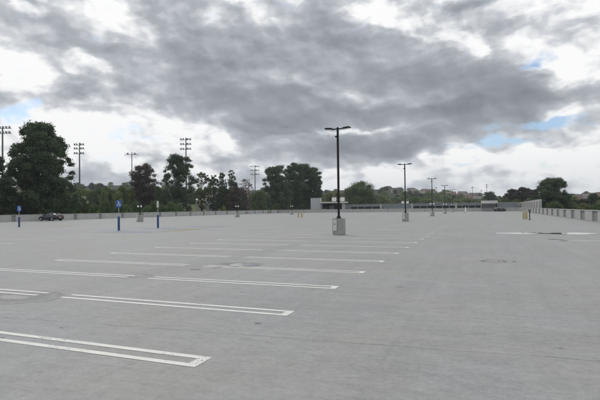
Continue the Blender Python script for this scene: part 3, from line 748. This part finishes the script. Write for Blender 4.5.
def grow(kind, h, wd, rs):
    """clump centres, radii, limb list"""
    cs, rd, limbs = [], [], []
    ph = rs.random(6)*6.28
    def lob(a, f): return 1+(.55 if kind == 'pine' else 1)*(.13*math.sin(2*a+ph[0]+3*f)+.10*math.sin(3*a+ph[1]-7*f)+.08*math.sin(5*a+ph[2]+11*f)+.07*math.sin(19*f+ph[3]))
    P_ = {'pine': (300, lambda f: (1-((f-.3)/.72)**1.9)**.62 if f > .3 else .85+.15*f/.3, (.060), .05, .04),
          'upswept': (170, lambda f: (1-max(0, (f-.55)/.48)**2.2)**.5 if f > .55 else .62+.38*f/.55, .085, .10, .06),
          'round': (170, lambda f: max(.05, 1-((f-.52)/.50)**2)**.55, .085, .10, .12),
          'cone': (210, lambda f: .10+.90*(1-f)**.75, .085, .06, .08),
          'loose': (110, lambda f: max(.1, 1-((f-.62)/.42)**2)**.5, .068, .26, .2)}
    if kind == 'bush':
        for i in range(40):
            a = rs.random()*6.28; f = rs.random(); q = wd/2*.85*(rs.random()**.5); z = h*(.12+.74*f*(1-(q/wd*1.7)**2)); cs.append((q*math.cos(a), q*math.sin(a), max(.1*h, z))); rd.append(min(wd, h*1.3)*(.10+.08*rs.random()))
    else:
        N, prof, cr, f0, lf = P_[kind]
        for i in range(N):
            f = f0+(.97-f0)*(rs.random()**(.9 if kind != 'cone' else 1.2)); a = rs.random()*6.28
            e = prof(f)*wd/2*lob(a, f); q = e*(.25+.75*rs.random()**.6)-(cr*wd*.45 if kind != 'cone' else 0); q = max(0, q)
            z = h*f-(cr*wd*.4 if kind != 'cone' else 0); k = (.6+.8*rs.random())
            if kind == 'cone': z += -.05*h*q/(wd/2); k *= .55+.6*(1-f)
            c = (q*math.cos(a), q*math.sin(a), z); cs.append(c); rd.append(wd*cr*k)
            if rs.random() < lf+.12: limbs.append(((q*.06*math.cos(a), q*.06*math.sin(a), max(h*.06, z-q*(.55 if kind != 'cone' else .05)-.03*h)), c, .10))
        if kind in ('pine', 'upswept', 'round'):
            for z in (.3, .45, .6, .74): cs.append((0, 0, h*z)); rd.append(wd*.20*prof(z))
    return cs, rd, limbs
def outside(px, r, half):
    a = azim(px)
    if a < -.02: rm = min(74.8/abs(math.sin(a)), 200/math.cos(a))
    else: rm = min(13.6/max(1e-3, abs(math.sin(a))), 210/math.cos(a))
    return max(r, rm+half*1.15+2)
def make_tree(name, label, cat, kind, loc, h, wd, m_, n, size, seed, group, bark='bark', lean=0, squash=.75):
    rs = np.random.default_rng(seed)
    t_ = thing(name, label, cat, loc, rs.random()*6.28 if not lean else 0, group)
    cs, rd, limbs = grow(kind, h, wd, rs)
    leaf_object('crown', leaves(cs, rd, int(n*1.35), size*.88, rs, squash=squash), m_, t_)
    b = B(); tr = max(.12, h*.018)
    if kind != 'bush':
        pts = [(0, 0, -2.5)]+[(rs.normal()*.012*h, rs.normal()*.012*h, h*f) for f in (.15, .35, .55, .75, .92)]
        rr = [tr*1.25, tr, tr*.85, tr*.65, tr*.4, tr*.15]
        for k in range(5): b.tube(pts[k], pts[k+1], rr[k], rr[k+1], 9)
        for p0, p1, r_ in limbs:
            mid = ((p0[0]+p1[0])/2, (p0[1]+p1[1])/2, (p0[2]+p1[2])/2-abs(p1[0])*.05)
            r_ = r_*h/16; b.tube(p0, mid, r_, r_*.7, 6); b.tube(mid, p1, r_*.7, r_*.2, 6)
    else:
        for k in range(5): b.tube((0, 0, -1.5), cs[k], .08, .02, 6)
    b.build('trunk', bark, t_)
    return t_
def tree_px(name, label, cat, kind, px, r, ytop, wpx, m_, n, size, seed, group=None, **kw):
    r = outside(px, r, wpx*r/F/2)
    x, y, z = at(px, r); h = zpx(px, r, ytop)-z; s_ = r*math.cos(azim(px)+YAW)/F
    return make_tree(name, label, cat, kind, (x, y, z), h, wpx*s_, m_, n, size, seed, group, **kw)

gp = 'tall trees beyond the left parapet'
tree_px('pine_tree', 'largest dark pine with ragged crown behind the parked car', 'tree', 'pine', 40, 112, 120.5, 73, 'pine', 95000, .22, 1, gp)
tree_px('pine_tree', 'dark pine cut by the left edge behind the floodlight tower', 'tree', 'pine', -12, 105, 148, 50, 'pine', 24000, .26, 2, gp)
tree_px('broadleaf_tree', 'round purple brown tree below the thin floodlight pole', 'tree', 'round', 144, 150, 162, 33, 'redleaf', 26000, .20, 3, gp)
tree_px('pine_tree', 'tall grey green tree in front of the three row floodlight tower', 'tree', 'upswept', 179, 150, 153, 31, 'pine2', 30000, .20, 4, gp)
tree_px('broadleaf_tree', 'loose open tree right of the tall grey green tree, sky showing through', 'tree', 'loose', 202, 160, 171, 22, 'broad', 6500, .19, 5, gp, bark='bark')
tree_px('broadleaf_tree', 'small open tree left of the two pointed conifers', 'tree', 'loose', 213, 165, 174, 14, 'broad', 6500, .19, 6, gp)
tree_px('conifer_tree', 'left pointed conifer of two, the shorter', 'tree', 'cone', 222, 165, 171, 21, 'pine', 14000, .17, 7, gp)
tree_px('conifer_tree', 'right pointed conifer of two, the taller', 'tree', 'cone', 232, 165, 168.5, 24, 'pine', 16000, .17, 8, gp)
tree_px('bare_tree', 'thin bare tree with grey twigs between conifers and pine group', 'tree', 'loose', 246, 165, 178, 16, 'twig', 4500, .12, 9, gp)
tree_px('shrub', 'pale straw coloured shrub behind the second left light pole', 'shrub', 'bush', 248, 150, 198.5, 10, 'palebush', 2500, .16, 10)
tree_px('shrub', 'small straw yellow shrub below the three row floodlight tower', 'shrub', 'bush', 190, 150, 201.5, 7, 'palebush', 1200, .16, 11)
tree_px('broadleaf_tree', 'purple brown twiggy tree left of the pale shrub', 'tree', 'round', 237, 158, 186, 24, 'redleaf', 7000, .22, 12, gp)
gq = 'group of tall dark pines left of the stair hut'
for px, r, yt, wp, s_, l in ((276, 190, 164.5, 30, 21, 'leftmost pine of the group left of the stair hut'), (294, 200, 162, 26, 22, 'second pine of the group left of the stair hut'),
                             (304, 188, 162.5, 26, 27, 'middle pine of the group, as tall as its neighbour'), (312, 195, 166, 22, 23, 'rightmost pine of the group, above the stair hut')):
    tree_px('pine_tree', l, 'tree', 'upswept', px, r, yt, wp, 'pine', 42000, .24, s_, gq)
tree_px('broadleaf_tree', 'round dark green tree between the first two light poles', 'tree', 'round', 361, 240, 181, 40, 'broad', 36000, .25, 31, 'dark trees behind the far building')
tree_px('broadleaf_tree', 'low left shoulder of dark green tree beside the round tree', 'tree', 'round', 350, 245, 187, 20, 'broad', 8000, .30, 32, 'dark trees behind the far building')
tree_px('broadleaf_tree', 'small dark tree right behind the white canopy', 'tree', 'round', 490, 300, 190.8, 14, 'pine2', 5000, .35, 33, 'dark trees behind the far building')
tree_px('broadleaf_tree', 'largest green tree behind the right parapet', 'tree', 'round', 553, 150, 177, 31, 'pine2', 40000, .19, 34, 'trees beyond the right parapet')
for px, r, yt, wp, s_, l in ((513, 225, 188.5, 17, 41, 'left low dark reddish tree behind the ribbed wall'), (524, 220, 187, 20, 42, 'middle dark reddish tree behind the ribbed wall'), (535, 215, 189, 16, 43, 'right dark reddish tree beside the largest right hand tree')):
    tree_px('broadleaf_tree', l, 'tree', 'round', px, r, yt, wp, 'reddark', 16000, .24, s_, 'trees beyond the right parapet')
for px, r, yt, wp, m_, s_, l in ((573, 190, 196.5, 12, 'olive', 51, 'low olive tree right of the largest right hand tree'), (583, 180, 199, 14, 'reddark', 52, 'low dark reddish tree near the right edge'),
                                 (594, 190, 193.5, 13, 'pine', 53, 'dark rounded tree at the right edge'), (606, 175, 198, 16, 'olive', 54, 'olive tree cut by the right edge')):
    tree_px('broadleaf_tree', l, 'tree', 'round', px, r, yt, wp, m_, 6000, .26, s_, 'trees beyond the right parapet')
# dense belts of lower trees: prototypes then copies
protos = []
for i, (k, m_, n_) in enumerate((('round', 'broad', 7000), ('round', 'olive', 7000), ('bush', 'broad', 6000), ('round', 'pine2', 7000), ('bush', 'yelgreen', 5000))):
    nm = 'shrub' if k == 'bush' else 'broadleaf_tree'
    protos.append([nm, k, m_, n_, None])
PW_ = {0: 'dark green broad tree in the belt behind the left parapet', 1: 'olive green tree in the belt behind the left parapet', 2: 'dark bushy shrub low behind the left parapet',
       3: 'grey green tree in the belt behind the left parapet', 4: 'yellow green shrub low behind the left parapet'}
MARKS = [(0, 'the floodlight tower at the left edge'), (18, 'the leftmost blue post'), (40, 'the largest pine'), (54, 'the parked car'), (66, 'the tail of the parked car'), (80, 'the tower past the big pine'), (92, 'the cream notice board'),
         (103, 'the gap beside the tall blue sign'), (119, 'the tall blue sign post'), (132, 'the thin floodlight pole'), (144, 'the purple brown tree'), (158, 'the pale signed blue post'), (168, 'the gap before the grey green tree'), (179, 'the tall grey green tree'),
         (187, 'the floodlight tower above the straw shrub'), (200, 'the loose open tree'), (211, 'the lavender grey house'), (222, 'the shorter conifer'), (231, 'the taller conifer'), (238, 'the second left light pole'), (248, 'the pale straw shrub'), (256, 'the farthest floodlight tower'),
         (266, 'the gap left of the pine group'), (276, 'the leftmost pine of the group'), (288, 'the second pine of the group'), (300, 'the yellow bollards by the pines'), (312, 'the rightmost pine of the group'), (322, 'the stair hut block'), (331, 'the nearest light pole'), (342, 'the stair hut end wall'),
         (361, 'the round dark green tree'), (388, 'the gap before the second light pole'), (405, 'the second light pole'), (418, 'the gap before the third light pole'), (431, 'the third light pole'), (443.5, 'the fourth light pole'), (452, 'the fifth light pole'), (462, 'the white cone'), (473, 'the utility pole by the canopy'), (490, 'the white canopy'), (502, 'the small far car'), (515, 'the ribbed wall low end'), (528, 'the ribbed wall'), (538, 'the ribbed wall high end'), (553, 'the largest right tree'),
         (568, 'the right flank of the green tree'), (583, 'the low dark reddish tree'), (597, 'the pale pole at the right edge'), (640, 'the picture edge at the right')]
def own_label(base, px, r):
    m_ = min(MARKS, key=lambda q: abs(q[0]-px)); d = px-m_[0]
    side = 'right behind' if abs(d) < 2 else ('just left of' if d < 0 else 'just right of')
    l = base+' '+side+' '+m_[1]; prev = SEEN.setdefault(l, [])
    tail = ''
    if prev: tail = ', nearer' if r < min(prev)-6 else (', farther back' if r > max(prev)+6 else '')
    prev.append(r)
    return l+tail if len((l+tail).split()) <= 16 else l
SEEN = {}
SH = {0: 'dark green tree', 1: 'olive green tree', 2: 'low dark shrub', 3: 'grey green tree', 4: 'yellow green shrub'}
def belt(pi, px, r, ytop, wpx, label=None, group='belt of lower trees behind the left parapet'):
    nm, k, m_, n_, o = protos[pi]
    r = outside(px, r, wpx*r/F/2)
    label = own_label(SH[pi], px, r)
    x, y, z = at(px, r); h = zpx(px, r, ytop)-z; wd = wpx*r*math.cos(azim(px)+YAW)/F
    if o is None:
        protos[pi][4] = make_tree(nm, label, 'shrub' if nm == 'shrub' else 'tree', k, (0, 0, 0), 8.0, 8.0, m_, n_, .26, 100+pi, group)
        o = protos[pi][4]; o.location = (x, y, z); o.scale = (wd/8, wd/8, h/8)
    else: dup(o, (x, y, z), random.uniform(0, 6.28), label, (wd/8, wd/8, h/8), group)
br = random.Random(11)
for px in (72, 80, 89, 97, 106, 114, 122, 130, 138, 149, 157, 166):
    belt(br.choice((0, 0, 3, 1)), px, br.uniform(135, 175), br.uniform(184, 191), br.uniform(15, 21))
for px in (70, 82, 94, 105, 118, 127, 136, 147, 155, 163, 171, 177):
    belt(br.choice((2, 2, 0)), px, br.uniform(122, 134), br.uniform(196, 202), br.uniform(12, 17))
for px in (0, 12, 24, 58, 66): belt(0, px, 118, br.uniform(186, 196), 18)
for px, yt, w_, pi in ((118, 191, 12, 1), (99, 206, 9, 4), (104, 190, 10, 1), (128, 206, 8, 4), (80, 206.5, 8, 4), (224, 201, 7, 4)): belt(pi, px, 119 if pi == 4 else 132, yt, w_)
for px, r, yt, w_, pi in ((188, 265, 190, 14, 3), (197, 270, 192, 12, 1), (206, 265, 190, 14, 3), (217, 270, 192, 10, 1), (226, 172, 188, 12, 3), (236, 175, 190, 13, 0), (243, 180, 193, 12, 3), (241, 160, 200, 9, 2), (192, 256, 191, 14, 0), (202, 262, 193, 15, 1), (211, 255, 193, 13, 3), (222, 260, 191, 15, 1), (232, 255, 190, 15, 3), (242, 255, 191, 14, 0),
                        (254, 175, 193, 14, 1), (260, 168, 190, 15, 0), (266, 172, 194, 14, 3), (252, 155, 201, 11, 0), (262, 158, 199, 13, 2), (275, 165, 200, 14, 2), (288, 168, 200, 14, 2), (300, 170, 201, 14, 2), (308, 175, 201, 8, 2)):
    belt(pi, px, r, yt, w_, None)
for px, r, yt, w_, pi in ((321, 260, 194, 12, 1), (330, 265, 191.5, 13, 1), (338, 262, 192, 13, 1), (345, 255, 194, 10, 0), (326, 250, 196, 10, 4), (383, 262, 196, 14, 1), (393, 265, 199, 13, 4)):
    belt(pi, px, r, yt, w_, 'olive tree behind the stair hut and far building', 'trees behind the stair hut and far building')
for px, r, yt, w_, pi in ((543, 150, 196, 12, 0), (549, 140, 199, 12, 2), (558, 140, 198, 12, 2), (567, 150, 197, 13, 0), (575, 150, 202, 14, 2), (583, 140, 203, 14, 1), (590, 145, 202, 13, 2), (598, 140, 203, 14, 0), (606, 140, 202, 14, 2), (614, 140, 200, 14, 0),
                        (505, 215, 198, 14, 0), (497, 230, 200, 10, 3), (517, 205, 199, 14, 0), (529, 200, 198, 14, 0)):
    belt(pi, px, r, yt, w_, 'low dark tree in the belt beyond the right parapet', 'belt of low trees beyond the right parapet')
for o in [q for q in C.objects if q.get('category') == 'house' and q.get('group') == 'houses on the far hillside']:
    x, y = o.location.x, o.location.y; bs = o['label'].split(' on the far')[0].split(' beyond the')[0]
    o['label'] = own_label(bs, px_of(x, y)[0], math.hypot(x, y))
# far hillside scrub trees
hp = []
for i, (m_, kd) in enumerate((('broad', 'round'), ('olive', 'round'), ('reddark', 'round'))):
    rs = np.random.default_rng(300+i); cs, rd, _ = grow(kd, 8, 9, rs)
    o = leaf_object('hillside_tree', leaves(cs, rd, 900, .55, rs), m_, None); hp.append((o, m_))
lb = ['small dark green tree on the far hillside', 'small olive tree on the far hillside', 'small dark brown tree on the far hillside']
for k in range(290):
    r = hr.uniform(300, 700)
    px = hr.choice((hr.uniform(380, 520), hr.uniform(380, 520), hr.uniform(60, 345), hr.uniform(560, 625)))
    x, y, z = at(px, r); i = k % 3
    if any((x-a)**2+(y-b)**2 < 9**2 for a, b in hs): continue
    if k < 3: o = hp[i][0]
    else: o = hp[i][0].copy(); C.objects.link(o)
    s_ = hr.uniform(.45, 1.1)
    o.location = (x, y, z-.6); o.scale = (s_*hr.uniform(.8, 1.3), s_, s_*hr.uniform(.6, .95)); o.rotation_euler = (0, 0, hr.uniform(0, 6))
    tag(o, own_label(lb[i].replace(' on the far hillside', ' far off'), px, r), 'tree', 'scattered trees on the far hillside')
for o, _ in hp:
    if 'label' not in o: bpy.data.objects.remove(o)

# ------------------------------------------------------------------ air
m = bpy.data.materials.new('thin haze'); m.use_nodes = True; t = NT(m.node_tree)
vol = t.n('ShaderNodeVolumePrincipled', {'Color': (.80, .86, .92, 1), 'Density': .00027, 'Anisotropy': .2})
t.n('ShaderNodeOutputMaterial', {1: vol.outputs[0]})
hz = B().box(-1200, 1200, -1200, 1200, -30, 60).build('haze', m); hz['kind'] = 'stuff'
